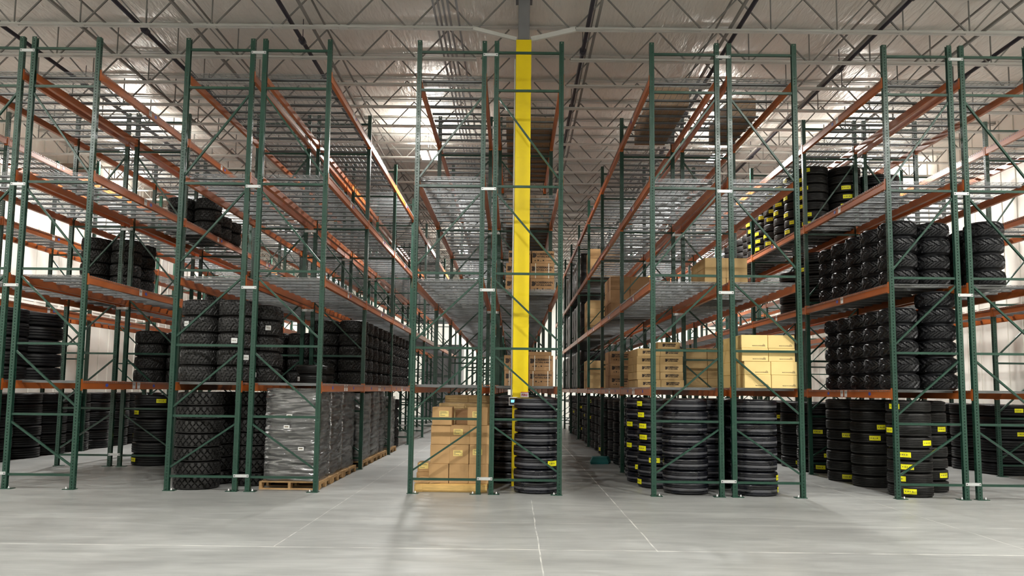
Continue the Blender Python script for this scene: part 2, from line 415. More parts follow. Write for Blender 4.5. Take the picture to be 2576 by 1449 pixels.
tb = ob('control_box', b.mesh('control_box', ['paper', 'dark']), loc=(-.005, .91, 1.545), label='small white control box with lit blue screen on the yellow column', cat='control box')
b = MB(); b.box(-.042, .042, -.035, -.032, -.022, .026); ob('screen', b.mesh('screen', ['screen']), tb, label='glowing pale blue screen')

# ------------------------------------------------------------------ racks
W, G, A, BY = 1.143, .2164, 1.5878, 3.734
LV = [1.82, 3.64, 5.45, 7.27]
HP = 7.883
X0 = -8.5425
XL = {}
xx = X0
for i, g in zip(range(0, 9), ['a', 'g', 'a', 'g', 'a', 'g', 'a', 'g', '']):
    XL[i] = xx; xx += W+(A if g == 'a' else G)
P2 = 2*W+G+A
XL[-1] = XL[1]-P2; XL[-2] = XL[0]-P2; XL[9] = XL[7]+P2
RN = {-2: 'left wall rack', -1: 'left edge rack', 0: 'half empty rack', 1: 'block tread rack', 2: 'wrapped pallet rack', 3: 'carton pallet rack', 4: 'yellow column rack',
      5: 'flat carton rack', 6: 'pale carton rack', 7: 'tractor tyre rack', 8: 'right edge rack', 9: 'right wall rack'}
RL = {
      -2: 'pallet rack next to the left wall with dark tyre stacks on the floor',
      -1: 'green and orange pallet rack cut off by the left edge of the photo',
      0: 'mostly empty pallet rack, first complete upright frame from the left',
      1: 'pallet rack with chunky block tread tyres on the floor beneath',
      2: 'pallet rack above the film wrapped pallets on the floor',
      3: 'pallet rack left of the yellow column, cartons on a wooden pallet beneath',
      4: 'pallet rack standing around the yellow column',
      5: 'pallet rack just right of the centre aisle holding flat printed cartons',
      6: 'pallet rack holding large pale yellow cartons on its lowest shelf',
      7: 'pallet rack loaded with lugged tractor tyres on its lower shelves',
      8: 'green and orange pallet rack cut off by the right edge of the photo',
      9: 'pallet rack next to the right white wall, partly outside the photo'}
BR = [.24, 1.25, 2.45, 3.74, 5.27, 6.99, 7.68]

def sheet(b, p0, ex, w, z0, z1, pitch, r, mi=0):
    # vertical sheet from p0 along ex with a column of octagonal holes
    p0 = Vector(p0); ex = Vector(ex); n = int((z1-z0)/pitch); pt = (z1-z0)/n
    for i in range(n):
        za = z0+i*pt; zc = za+pt/2; B0 = len(b.v)
        o = [(0, za), (w/2, za), (w, za), (w, zc), (w, za+pt), (w/2, za+pt), (0, za+pt), (0, zc)]
        for (u, z) in o: q = p0+ex*u; b.v.append((q.x, q.y, z))
        for (u, z) in o:
            t = math.atan2(z-zc, u-w/2); t = round(t/(PI/4))*PI/4
            q = p0+ex*(w/2+r*math.cos(t)); b.v.append((q.x, q.y, zc+r*1.15*math.sin(t)))
        for k in range(8):
            j = (k+1) % 8; b.f.append((B0+k, B0+j, B0+8+j, B0+8+k)); b.m.append(mi); b.s.append(False)
def post_mesh(side):
    # side=-1: left post (open towards +x)
    b = MB(); xo = .04*side; xi = -.04*side
    sheet(b, (-.04, -.035, 0), (1, 0, 0), .08, 0, HP, .0508, .0085)
    sheet(b, (xo, -.035, 0), (0, 1, 0), .07, 0, HP, .0508, .010)
    b.box(-.04, .04, .033, .035, 0, HP)
    lo, hi = sorted((xi, xi+.004*side)); b.box(lo, hi, -.034, -.018, 0, HP); b.box(lo, hi, .018, .034, 0, HP)
    return b.mesh('post', ['green'])
PM = {-1: post_mesh(-1), 1: post_mesh(1)}
b = MB(); b.bar((.04, 0, 0), (W-.04, 0, 0), .032, .040); HB = b.mesh('horizontal_brace', ['green'])
DB = {}
for par in (0, 1):
    for i in range(5):
        b = MB(); z0, z1 = BR[i], BR[i+1]
        pa, pb = (.04, z0+.15), (W-.04, z1-.13)
        if par == 0: pa, pb = (W-.04, z0+.15), (.04, z1-.13)
        b.bar((pa[0], 0, pa[1]), (pb[0], 0, pb[1]), .030, .036, up=(0, 1, 0)); DB[par, i] = b.mesh('diagonal_brace', ['green'])
b = MB(); b.box(-.05, .14, -.07, .07, 0, .010); FPL = {-1: b.mesh('foot_plate', ['green'])}
b = MB(); b.box(-.14, .05, -.07, .07, 0, .010); FPL[1] = b.mesh('foot_plate', ['green'])
b = MB(); b.tube((0, 0, .01), (0, 0, .045), .011, 8); b.tube((0, 0, .01), (0, 0, .024), .02, 6); BOLT = b.mesh('anchor_bolt', ['bolt'])
def far_frame(par):
    b = MB()
    for x in (0, W):
        b.box(x-.04, x+.04, -.035, .035, 0, HP); b.box(x-.09, x+.09, -.07, .07, 0, .01)
    for z in BR: b.bar((.04, 0, z), (W-.04, 0, z), .032, .040)
    for i in range(5):
        z0, z1 = BR[i], BR[i+1]; pa, pb = (.04, z0+.15), (W-.04, z1-.13)
        if par == 0: pa, pb = (W-.04, z0+.15), (.04, z1-.13)
        b.bar((pa[0], 0, pa[1]), (pb[0], 0, pb[1]), .030, .036, up=(0, 1, 0))
    return b.mesh('upright_frame', ['green'])
FF = {0: far_frame(0), 1: far_frame(1)}
def beam_mesh(side):
    # beam running along +y from 0 to BY-.07; side=+1: outer face towards +x ; z=0 is the top
    b = MB(); s = side; Lb = BY-.07
    prof = [(.040, 0), (.040, -.140), (-.025, -.140), (-.025, -.040), (.005, -.040), (.005, 0)]
    prof = [(p[0]*s, p[1]) for p in prof]
    B0 = len(b.v)
    for y in (0, Lb):
        for p in prof: b.v.append((p[0], y, p[1]))
    n = len(prof)
    for i in range(n):
        j = (i+1) % n; f = (B0+i, B0+j, B0+n+j, B0+n+i); b.f.append(f if s < 0 else f[::-1]); b.m.append(0); b.s.append(False)
    b.f.append(tuple(B0+i for i in range(n))); b.m.append(0); b.s.append(False)
    b.f.append(tuple(B0+n+i for i in reversed(range(n)))); b.m.append(0); b.s.append(False)
    for y0, y1 in ((-.004, .003), (Lb-.003, Lb+.004)):
        lo, hi = sorted((-.03*s, .045*s)); b.box(lo, hi, y0, y1, -.165, .03)
    for y0, y1 in ((-.05, .0), (Lb, Lb+.05)):
        lo, hi = sorted((.041*s, .046*s)); b.box(lo, hi, y0, y1, -.165, .03)
    return b.mesh('load_beam', ['orange'])
BM = {-1: beam_mesh(-1), 1: beam_mesh(1)}
def deck_mesh(detail, ch=3, DW=1.19):
    # local x 0..W between post centres, y 0..DW ; z=0 wire top
    b = MB(); r = .005
    xa, xb = -.045, W+.045
    n = int(DW/.065) if detail else int(DW/.13)
    for i in range(n+1):
        y = .01+(DW-.02)*i/n; rr = .0045 if detail else .006
        b.box(xa, xb, y-rr/2, y+rr/2, -.004, .002)
        if detail:
            b.box(xa, xa+.005, y-.003, y+.003, -.035, .002); b.box(xb-.005, xb, y-.003, y+.003, -.035, .002)
    m = 11 if detail else 6
    for i in range(m+1):
        x = xa+.01+(xb-xa-.02)*i/m; b.box(x-.0025, x+.0025, 0, DW, -.007, -.003)
    if detail:
        b.box(xa, xa+.005, 0, DW, -.036, -.031); b.box(xb-.005, xb, 0, DW, -.036, -.031)
    for i in range(ch):
        y = DW*(i+.5)/ch
        # U channel, open side down, flanges
        b.box(.028, W-.028, y-.024, y+.024, -.012, -.008); b.box(.028, W-.028, y-.026, y-.022, -.040, -.008); b.box(.028, W-.028, y+.022, y+.026, -.040, -.008)
        b.box(.028, W-.028, y-.038, y-.024, -.040, -.037); b.box(.028, W-.028, y+.024, y+.038, -.040, -.037)
    return b.mesh('wire_deck', ['galv'])
DK = {True: deck_mesh(True), False: deck_mesh(False)}
b = MB(); b.box(-.02, G+.02, -.005, 0, -.025, .025); b.tube((.0, -.012, 0), (.0, -.005, 0), .009, 6, 1); b.tube((G, -.012, 0), (G, -.005, 0), .009, 6, 1)
b.box(-.02, G+.02, -.005, .02, .023, .026); b.box(-.02, G+.02, -.005, .02, -.026, -.023)
SP = b.mesh('row_spacer', ['zinc', 'dark'])
# stickers for beams (face in the y/z plane)
def sticker(kind, s):
    b = MB()
    if kind == 'bar':
        b.box(-.001, .001, -.055, .055, -.06, .06)
        for i in range(7): b.box(.001, .0016, -.045+i*.013, -.040+i*.013, .0, .045, 1) if s > 0 else b.box(-.0016, -.001, -.045+i*.013, -.040+i*.013, .0, .045, 1)
        return b.mesh('barcode_label', ['paper', 'ink'])
    n = 12; B0 = 0
    for x in (-.001, .001):
        for i in range(n): t = 2*PI*i/n; b.v.append((x, .05*math.cos(t), .032*math.sin(t)))
    for i in range(n): j = (i+1) % n; b.f.append((i, n+i, n+j, j)); b.m.append(0); b.s.append(False)
    b.f.append(tuple(range(n))); b.m.append(0); b.s.append(False); b.f.append(tuple(n+i for i in reversed(range(n)))); b.m.append(0); b.s.append(False)
    return b.mesh('blue_sticker', ['blue'])
ST = {('bar', 1): sticker('bar', 1), ('bar', -1): sticker('bar', -1), ('blue', 1): sticker('blue', 1)}
NB = 8
RACK = {}
for k in sorted(XL):
    x = XL[k]; par = k % 2
    root = ob('pallet_rack', None, loc=(x, 0, 0), label=RL[k], cat='pallet rack', group='pallet racks')
    RACK[k] = root
    aisle_right = (k % 2 == 0)      # even racks face an aisle on their right side, odd ones on their left
    for r in range(NB+1):
        y = r*BY
        if r <= 2 and -2 <= k <= 9:
            fr = ob('upright_frame', None, root, (0, y, 0))
            for s, px in ((-1, 0), (1, W)):
                ob('post', PM[s], fr, (px, 0, 0)); ob('foot_plate', FPL[s], fr, (px, 0, 0))
                if r == 0: ob('anchor_bolt', BOLT, fr, (px+(.09 if s < 0 else -.09), -.03, 0), label='bright steel anchor bolt')
            for z in BR: ob('horizontal_brace', HB, fr, (0, 0, z))
            for i in range(5): ob('diagonal_brace', DB[par, i], fr)
        else:
            ob('upright_frame', FF[par], root, (0, y, 0))
        if k % 2 == 0 and k != 10 and r <= 4:
            pass
        if k % 2 == 1 and k+1 in XL and r <= 5:
            for z in (.26, 3.45, 5.22, 7.63): ob('row_spacer', SP, root, (W, y-.036, z), label='bright zinc row spacer')
    for bay in range(NB):
        y = bay*BY
        for li, z in enumerate(LV):
            for s, px in ((-1, 0), (1, W)):
                bm = ob('load_beam', BM[s], root, (px, y+.037, z))
                if bay < 3 and ((s > 0) == aisle_right) and -2 <= k <= 9:
                    xs = .0415*s; h = BY/2-.035
                    bars = [h-.06, h+.12] if li == 0 else [h]
                    blues = [h-1.05, h+.75] if li == 0 else [h+.22]
                    for q in bars: ob('barcode_label', ST['bar', s], bm, (xs, q, -.07), label='white barcode label')
                    for q in blues: ob('blue_sticker', ST['blue', 1], bm, (xs, q, -.07), label='blue oval sticker')
            for d in range(3):
                if k == 4 and bay == 0 and d == 0: continue
                yy = y+.055+d*1.21
                if k == 4 and bay == 0: yy = y+.075+d*1.2
                ob('wire_deck', DK[bay < 3], root, (0, yy, z+.004))

# ------------------------------------------------------------------ tyres
def hash2(a, b_): 
    v = math.sin(a*12.9898+b_*78.233)*43758.5453; return v-math.floor(v)
def tyre_mesh(name, R, w, ri, mk, nu, tread, nv=12, sh=.035, crown=.012, glints=()):
    # lying flat, z from 0 to w
    prof = []   # (radius, z, tread v or None)
    prof.append((ri, .030, None)); prof.append((ri-.012, .022, None)); prof.append((ri+.004, .010, None)); prof.append((ri+.03, .006, None))
    rm = (ri+R)/2
    prof.append((rm, .000, None)); prof.append((R-sh*1.2, .010, None)); prof.append((R-sh*.35, sh*.7, None))
    zt0, zt1 = sh*.9, w-sh*.9
    for i in range(nv+1): v = i/nv; prof.append((R-crown*(2*v-1)**2, zt0+(zt1-zt0)*v, 2*v-1))
    prof += [(R-sh*.35, w-sh*.7, None), (R-sh*1.2, w-.010, None), (rm, w, None), (ri+.03, w-.006, None), (ri+.004, w-.010, None), (ri-.012, w-.022, None), (ri, w-.030, None)]
    prof += [(R-.05, w*.8, None), (R-.035, w*.5, None), (R-.05, w*.2, None)]
    n = len(prof); b = MB()
    for i in range(nu):
        t = 2*PI*i/nu; c, s = math.cos(t), math.sin(t)
        for (r, z, v) in prof:
            rr = r
            if v is not None: rr = r-tread(i, nu, v)
            b.v.append((rr*c, rr*s, z))
    for i in range(nu):
        j = (i+1) % nu
        for k_ in range(n):
            l = (k_+1) % n
            b.f.append((i*n+k_, j*n+k_, j*n+l, i*n+l)); b.m.append(0); b.s.append(True)
    for v in glints:  # thin raised rings carrying the painted glints
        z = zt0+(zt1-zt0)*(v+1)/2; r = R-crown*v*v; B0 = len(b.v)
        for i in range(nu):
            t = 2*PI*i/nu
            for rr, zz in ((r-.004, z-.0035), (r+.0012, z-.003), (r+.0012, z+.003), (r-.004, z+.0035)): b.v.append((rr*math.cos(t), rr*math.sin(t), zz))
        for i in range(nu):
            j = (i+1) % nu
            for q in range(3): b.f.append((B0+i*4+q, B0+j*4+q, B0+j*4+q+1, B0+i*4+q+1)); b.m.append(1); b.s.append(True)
    me = b.mesh(name, [mk]+(['glint'] if glints else [])); me.set_sharp_from_angle(angle=math.radians(32))
    return me
def t_ribs(ng, d):
    def f(i, nu, v):
        q = ((v+1)/2*ng) % 1.0
        return d if (q < .17 and abs(v) < .97) else 0
    return f
def t_block(i, nu, v):
    u = i/11.0
    a = abs(((u+v*.72) % 1.0)-.5); c = abs(((u-v*.72) % 1.0)-.5)
    if abs(v) > .95: return .004
    return .022 if (a < .075 or c < .075) else 0
def t_block_old(i, nu, v):
    # rows of offset diamond blocks
    N_ = nu/9; u = (i/9) % 1.0; row = (v+1)/2*2.0
    a = abs(((i/9.0+row*.5) % 1.0)-.5)*2; c = abs((row % 1.0)-.5)*2
    return .013 if (a*.9+c*.75) > 1.12 or abs((i/9.0-row*.5) % 1.0) < .10 else 0
def t_mud(i, nu, v):
    u = i/10.0; k = math.floor(u); fr = u-k
    zz = abs(v)*.9
    a = (fr+zz*.8+(.5 if v > 0 else 0)) % 1.0
    g = a < .22
    h = abs(abs(v)-.45) < .06 and ((fr*2) % 1) > .3
    if abs(v) > .88: g = ((u*2) % 1.0) < .4
    return .014 if (g or h) else .0
def t_lug(i, nu, v):
    u = i/11.0+(.0 if v > 0 else .5)
    a = (u+abs(v)*.95) % 1.0
    return 0 if a < .46 else .022
TK = {
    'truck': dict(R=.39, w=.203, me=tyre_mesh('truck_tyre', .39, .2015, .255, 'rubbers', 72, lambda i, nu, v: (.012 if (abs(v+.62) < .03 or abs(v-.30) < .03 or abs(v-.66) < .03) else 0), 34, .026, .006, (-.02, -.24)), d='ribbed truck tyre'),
    'big': dict(R=.52, w=.258, me=tyre_mesh('wide_tyre', .52, .256, .30, 'rubber', 64, t_ribs(4, .012), 20, .030, .006), d='wide black tyre'),
    'block': dict(R=.385, w=.236, me=tyre_mesh('off_road_tyre', .385, .234, .23, 'rubber2', 242, t_block, 26, .028, .006), d='block tread tyre'),
    'mud': dict(R=.325, w=.287, me=tyre_mesh('off_road_tyre', .325, .285, .20, 'rubber2', 180, t_mud, 18, .032), d='knobbly mud tyre'),
    'lug': dict(R=.32, w=.285, me=tyre_mesh('tractor_tyre', .32, .283, .19, 'rubber', 154, t_lug, 14, .05), d='lugged tractor tyre'),
    'car': dict(R=.36, w=.205, me=tyre_mesh('ribbed_tyre', .36, .203, .22, 'rubber2', 72, t_ribs(5, .010), 20, .030, .006), d='ribbed car tyre'),
    'small': dict(R=.30, w=.190, me=tyre_mesh('car_tyre', .30, .188, .19, 'rubber2', 64, t_ribs(4, .008), 16, .035), d='small car tyre'),
}
NM = {'truck': 'truck_tyre', 'big': 'wide_tyre', 'block': 'off_road_tyre', 'mud': 'off_road_tyre', 'lug': 'tractor_tyre', 'car': 'ribbed_tyre', 'small': 'car_tyre'}
def tag_mesh(R, w, h, mk):
    b = MB(); n = 6; da = w/R
    for s in (0, 1):
        for i in range(n+1):
            t = -PI/2-da/2+da*i/n; r = R+.003+.001*s
            for z in (-h/2, h/2): b.v.append((r*math.cos(t), r*math.sin(t), z))
    m_ = 2*(n+1)
    for i in range(n):
        a = m_+2*i; b.f.append((a, a+2, a+3, a+1)); b.m.append(0); b.s.append(True)
        a = 2*i; b.f.append((a, a+1, a+3, a+2)); b.m.append(0); b.s.append(True)
    for q in range(4):
        t = -PI/2-da*.38+da*.17*q; r = R+.0048
        t2 = t+da*.07*(1+(q % 2)*.5)
        pts = [(r*math.cos(t), r*math.sin(t), -h*.10), (r*math.cos(t2), r*math.sin(t2), -h*.10), (r*math.cos(t2), r*math.sin(t2), h*.10), (r*math.cos(t), r*math.sin(t), h*.10)]
        b.quad(pts, 1)
    return b.mesh('label', [mk, 'inkg'])
TG = {}
def tag(kind, parent, ang, prz, mk='ylabel', w=.20, h=.088):
    key = (kind, mk, w)
    if key not in TG: TG[key] = tag_mesh(TK[kind]['R'], w, h, mk)
    ob('label', TG[key], parent, (0, 0, TK[kind]['w']*.5), ang-prz, label='bright yellow label' if mk == 'ylabel' else 'white paper label')
ORD = ['first', 'second', 'third', 'fourth', 'fifth', 'sixth', 'seventh', 'eighth', 'ninth', 'tenth', 'eleventh', 'twelfth', 'thirteenth', 'fourteenth', 'fifteenth', 'sixteenth', 'seventeenth', 'eighteenth', 'nineteenth', 'twentieth', 'twenty-first', 'twenty-second', 'twenty-third', 'twenty-fourth', 'twenty-fifth', 'twenty-sixth']
LN = ['floor', 'lowest shelf', 'second shelf', 'third shelf', 'top shelf']
seen = {}
def stack(kind, x, y, lvl, n, where, tags=(), jit=.010):
    """tags: list of (tyre index from the bottom, angle in degrees; 0 faces the camera, negative to the left)"""
    T = TK[kind]; z = 0.0 if lvl == 0 else LV[lvl-1]+.007
    kk = min(XL, key=lambda q: abs(XL[q]+W/2-x)); grp = '%ss, %s of %s' % (T['d'], LN[lvl], RN[kk])
    for i in range(n):
        rz = R_.uniform(0, 2*PI)
        jx, jy = R_.uniform(-jit, jit), R_.uniform(-jit, jit)
        pos = 'lowest' if i == 0 else ('topmost' if i == n-1 else ORD[i]+' up')
        lab = '%s, %s in %s' % (T['d'], pos, where)
        o = ob(NM[kind], T['me'], None, (x+jx, y+jy, z+i*T['w']+.001*(i > 0)), rz, label=lab, cat='tyre', group=grp)
        for tg in tags:
            if tg[0] == i: tag(kind, o, math.radians(tg[1]), rz, *(tg[2:]))
def row(kind, k, lvl, y0, y1, cols, n, tagp=0, side=0, start=1, step=None):
    T = TK[kind]; st = step or 2*T['R']+.02
    for ci, cx in enumerate(cols):
        y = y0+(.15*ci if len(cols) > 1 else 0); j = start
        while y+T['R'] < y1:
            # keep clear of the upright posts
            cn = '' if len(cols) == 1 else (('left ', 'right ')[ci])
            w = '%s %sstack back, %s of %s' % (ORD[j-1], cn, LN[lvl], RN[k])
            tg = [(q, side+R_.uniform(-25, 25)) for q in range(n) if R_.random() < tagp]
            stack(kind, cx, y, lvl, n, w, tg); y += st; j += 1
def X(k, f): return XL[k]+W*f

# block tread, floor of rack 1
stack('block', -5.49, .43, 0, 7, 'front left stack under block tread rack', [(2, -97)])
stack('block', -4.70, 1.02, 0, 7, 'front right stack under block tread rack')
for j, y in enumerate((1.22, 2.01)): stack('block', -5.49, y, 0, 7, '%s left stack back, floor of block tread rack' % ORD[j+1])
for j, y in enumerate((1.81,)): stack('block', -4.70, y, 0, 7, '%s right stack back, floor of block tread rack' % ORD[j+1])
# mud terrain, shelf 1 of rack 1
WT = ('paper', .10)
stack('mud', -5.56, .46, 1, 5, 'front left stack, lowest shelf of block tread rack', [(3, -22)+WT, (2, -75)+WT], .008)
stack('mud', -4.90, .46, 1, 5, 'front right stack, lowest shelf of block tread rack', [(2, 12)+WT, (1, 50)+WT], .008)
stack('mud', -4.70, 1.20, 1, 5, 'overhanging second right stack, lowest shelf, block tread rack', [(3, 35)+WT, (0, -5)+WT], .008)
for j, y in enumerate((1.14, 1.82)): stack('mud', -5.50, y, 1, 5, '%s left stack back, lowest shelf of block tread rack' % ORD[j+1])
for j, y in enumerate((1.88,)): stack('mud', -4.86, y, 1, 5, '%s right stack back, lowest shelf of block tread rack' % ORD[j+2])
row('mud', 1, 1, 4.2, 5.9, (-5.50, -4.83), 4, start=6)
# rack 2 shelf 1
stack('small', -4.12, 2.55, 1, 2, 'low front stack on lowest shelf above the wrapped pallets', [(0, -42, 'paper', .08)])
stack('small', -4.12, 3.18, 1, 2, 'second low stack on lowest shelf above the wrapped pallets')
row('mud', 2, 1, 4.15, 11.8, (-3.62,), 5, start=3)
for j in range(4): stack('mud', -4.29, 4.2+.68*j, 1, 5, '%s inner stack, lowest shelf of wrapped pallet rack' % ORD[j])
# rack 0
stack('big', -8.02, 4.35, 0, 6, 'first stack back, floor of half empty rack', [(5, 28), (4, -38), (2, -70), (0, -40)])
row('big', 0, 0, 5.42, 9.5, (-8.02,), 6, start=2)
row('mud', 0, 1, 4.2, 7.4, (-8.22, -7.56), 4)
for j, y in enumerate((5.35, 6.02, 6.69)):
    stack('mud', -8.2, y, 3, 3 if j < 2 else 2, '%s left stack, third shelf of half empty rack' % ORD[j])
    stack('mud', -7.55, y+.05, 3, 3 if j < 1 else 2, '%s right stack, third shelf of half empty rack' % ORD[j])
row('mud', 0, 2, 7.9, 9.5, (-8.22, -7.56), 3, start=1)
# rack -1, -2
for j, y in enumerate((.62, 1.68)): stack('big', -9.32, y, 1, 5, '%s stack, lowest shelf of left edge rack' % ORD[j])
row('mud', -1, 2, 4.2, 5.9, (-9.56, -8.96), 5)
row('big', -2, 0, 3.4, 13.2, (-12.0,), 6)
# rack 4, floor
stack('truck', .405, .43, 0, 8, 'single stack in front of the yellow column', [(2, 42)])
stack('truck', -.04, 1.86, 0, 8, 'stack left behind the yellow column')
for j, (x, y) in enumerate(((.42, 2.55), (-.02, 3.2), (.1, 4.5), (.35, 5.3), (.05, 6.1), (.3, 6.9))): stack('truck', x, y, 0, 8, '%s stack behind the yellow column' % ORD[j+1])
# rack 5, floor
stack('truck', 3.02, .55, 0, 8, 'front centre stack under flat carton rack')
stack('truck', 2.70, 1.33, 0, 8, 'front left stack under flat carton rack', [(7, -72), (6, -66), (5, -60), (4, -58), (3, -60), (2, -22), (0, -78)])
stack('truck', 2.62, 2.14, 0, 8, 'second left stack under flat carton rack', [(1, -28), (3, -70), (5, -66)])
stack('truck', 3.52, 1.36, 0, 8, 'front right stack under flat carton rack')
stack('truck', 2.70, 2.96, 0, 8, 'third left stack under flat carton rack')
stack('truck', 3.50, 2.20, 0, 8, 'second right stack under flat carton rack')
row('big', 5, 0, 4.5, 21, (2.93,), 6, tagp=.22, side=-50, start=4)
# rack 6, floor
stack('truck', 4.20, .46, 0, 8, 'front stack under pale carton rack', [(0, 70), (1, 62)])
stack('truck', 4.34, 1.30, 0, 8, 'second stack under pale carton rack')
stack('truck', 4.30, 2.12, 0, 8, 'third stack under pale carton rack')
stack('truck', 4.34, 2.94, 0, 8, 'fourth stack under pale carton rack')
row('big', 6, 0, 4.5, 12, (4.3,), 6, tagp=.25, side=30, start=5)
# rack 7, floor
stack('car', 6.93, .50, 0, 8, 'front stack under tractor tyre rack', [(7, -64), (4, 24), (3, -40), (2, -33), (1, -52), (0, -28), (5, -80)])
stack('car', 7.60, 1.22, 0, 8, 'front right stack under tractor tyre rack', [(5, 22), (1, 24)])
stack('car', 6.88, 1.82, 0, 8, 'second left stack under tractor tyre rack', [(5, 10), (4, -12), (3, 50)])
stack('car', 6.78, 2.72, 0, 8, 'third left stack under tractor tyre rack', [(6, 20), (4, -18), (2, 12), (0, -20)])
stack('car', 7.50, 2.35, 0, 8, 'third right stack under tractor tyre rack')
row('big', 7, 0, 4.5, 9.5, (7.0,), 6, tagp=.4, side=-15, start=4)
# right side racks
row('big', 9, 0, 4.4, 9.9, (11.08,), 6, tagp=.35, side=0)
row('big', 9, 0, .8, 3.4, (11.08,), 6, tagp=.2, side=0, start=7)
# rack 7 shelf 1 tractor tyres
for j in range(6):
    y = .36+.60*j
    stack('lug', 6.75+.01*j, y+.04, 1, 5, '%s left stack, lowest shelf of tractor tyre rack' % ORD[j], jit=.006) if y < 3.3 else None
for j in range(5): stack('lug', 7.41, .38+.68*j, 1, 6 if j < 1 else 5, '%s right stack, lowest shelf of tractor tyre rack' % ORD[j], jit=.008) if .38+.68*j < 3.3 else None
row('lug', 7, 2, .42, 3.55, (6.80, 7.46), 4)
stack('lug', 8.32, .40, 2, 4, 'front stack, second shelf, right edge rack')
stack('lug', 8.45, 1.08, 2, 4, 'second stack, second shelf, right edge rack')
stack('lug', 8.45, 1.76, 2, 4, 'third stack, second shelf, right edge rack')
stack('big', 7.02, 4.42, 2, 5, 'first wide-tyre stack, second shelf, tractor tyre rack', [(3, 5), (3, -60)])
stack('big', 7.02, 5.48, 2, 4, 'second wide-tyre stack, second shelf, tractor tyre rack')
stack('big', 8.39, 4.42, 2, 4, 'back stack, second shelf, right edge rack')
row('car', 7, 3, 4.2, 8.4, (6.80,), 7, tagp=.75, side=-62)
row('car', 7, 3, 4.2, 6.4, (7.54,), 7, tagp=.3, side=-20, start=8)
row('small', 7, 3, 8.5, 11.0, (6.80, 7.44), 4)
stack('big', 8.39, 4.45, 3, 5, 'back stack, third shelf, right edge rack')
stack('big', 8.39, 5.52, 3, 5, 'second back stack, third shelf, right edge rack')
# deep dark stock on shelves of rack 5

row('mud', 6, 1, 8.2, 10, (4.3,), 4)

# ------------------------------------------------------------------ cartons
CM = {}
def carton_mesh(dx, dy, dz, mk):
    key = (round(dx, 3), round(dy, 3), round(dz, 3), mk)
    if key in CM: return CM[key]
    b = MB(); r = .006
    # chamfered body
    xs = (0, r, dx-r, dx); ys_ = (0, r, dy-r, dy)
    def ring(o, z): return [(o, o+0, z)]
    def loop(i, z): return [(r-i+0, 0+0, z)]
    def rect(ins, z):
        c = r
        return [(c, ins, z), (dx-c, ins, z), (dx-ins, c, z), (dx-ins, dy-c, z), (dx-c, dy-ins, z), (c, dy-ins, z), (ins, dy-c, z), (ins, c, z)]
    lv = [(r, 0), (0, r), (0, dz-r), (r, dz)]
    for ins, z in lv: b.v += rect(ins, z)
    for q in range(3):
        for i in range(8):
            j = (i+1) % 8; b.f.append((q*8+i, q*8+j, q*8+8+j, q*8+8+i)); b.m.append(0); b.s.append(False)
    b.f.append(tuple(range(7, -1, -1))); b.m.append(0); b.s.append(False)
    b.f.append(tuple(24+i for i in range(8))); b.m.append(0); b.s.append(False)
    b.box(.01, dx-.01, dy/2-.025, dy/2+.025, dz-.0005, dz+.0008, 1)
    b.box(dx/2-.02, dx/2+.02, -.0008, .0005, dz-.06, dz-.004, 1) if False else None
    CM[key] = b.mesh('carton', [mk, 'tape']); return CM[key]
b = MB(); b.box(-.08, .08, -.001, .0, -.05, .05)
for i, (l, z) in enumerate(((.11, .034), (.13, .016), (.03, -.004), (.09, -.028))): b.box(-.07, -.07+l, -.0016, -.001, z-.004, z+.004, 1)
SLAB = b.mesh('shipping_label', ['slabel', 'inkg'])
# dog-notched D mark
b = MB()
pts = [(-.5, -.5), (.1, -.5), (.42, -.3), (.5, 0), (.42, .3), (.1, .5), (-.5, .5), (-.5, .06), (-.3, .10), (-.36, .0), (-.5, -.04)]
b.v = [(p[0], 0, p[1]) for p in pts]+[(p[0], -.001, p[1]) for p in pts]; n = len(pts)
b.f = [tuple(range(n, 2*n))]; b.m = [0]; b.s = [False]
LOGO = b.mesh('logo_mark', ['ink'])
def carton(x, y, z, dx, dy, dz, mk, label, group, art=None, rz=0, jit=.004):
    o = ob('carton', carton_mesh(dx, dy, dz, mk), None, (x+R_.uniform(-jit, jit), y+R_.uniform(-jit, jit), z), rz+R_.uniform(-.006, .006), label=label, cat='carton', group=group)
    if art == 'slab': ob('shipping_label', SLAB, o, (dx*R_.uniform(.4, .6), -.0005, dz*R_.uniform(.55, .72)), label='pale yellow shipping label')
    if art in ('dob', 'dobs'):
        s = .034 if art == 'dobs' else .054
        cx = dx*.55; zz = dz*(.52 if art == 'dobs' else .64)
        lg = ob('logo_mark', LOGO, o, (cx-s*3.6, -.001, zz)); lg.scale = (s*1.45, 1, s*1.75)
        text('lettering', 'DOBERMANN', s*1.12, o, (cx+s*.15, -.001, zz+s*.45), off=.0026, sx=.93)
        text('lettering', 'NATURAL RUBBER', s*.78, o, (cx+s*.15, -.001, zz-s*.5), off=.0020, sx=.86)
        if art == 'dob':
            b2 = ob('handling_marks', HM, o, (cx-.02, -.001, zz-s*1.9))
    if art == 'kor':
        text('lettering', 'MADE IN KOREA', .023, o, (dx*.60, -.001, dz*.19), mk='inkg', off=.0004)
        ob('handling_marks', HK, o, (dx*.84, -.001, dz*.2))
    return o
b = MB()
for i, (xa, xb, za, zb) in enumerate(((-.17, -.145, -.012, .006), (-.115, -.085, -.012, .018), (-.06, -.035, -.016, -.006), (-.01, .02, -.010, .014), (.05, .07, -.004, .004), (.08, .17, -.004, .006), (.10, .16, -.055, -.050))): b.box(xa, xb, -.0006, 0, za, zb)
HM = b.mesh('handling_marks', ['ink'])
b = MB()
for i in range(4): b.box(-.03+.004*i, .03-.002*i, -.0006, 0, -.012+i*.008, -.008+i*.008)
b.box(-.012, .012, -.0006, 0, .024, .027)
HK = b.mesh('handling_marks', ['inkg'])
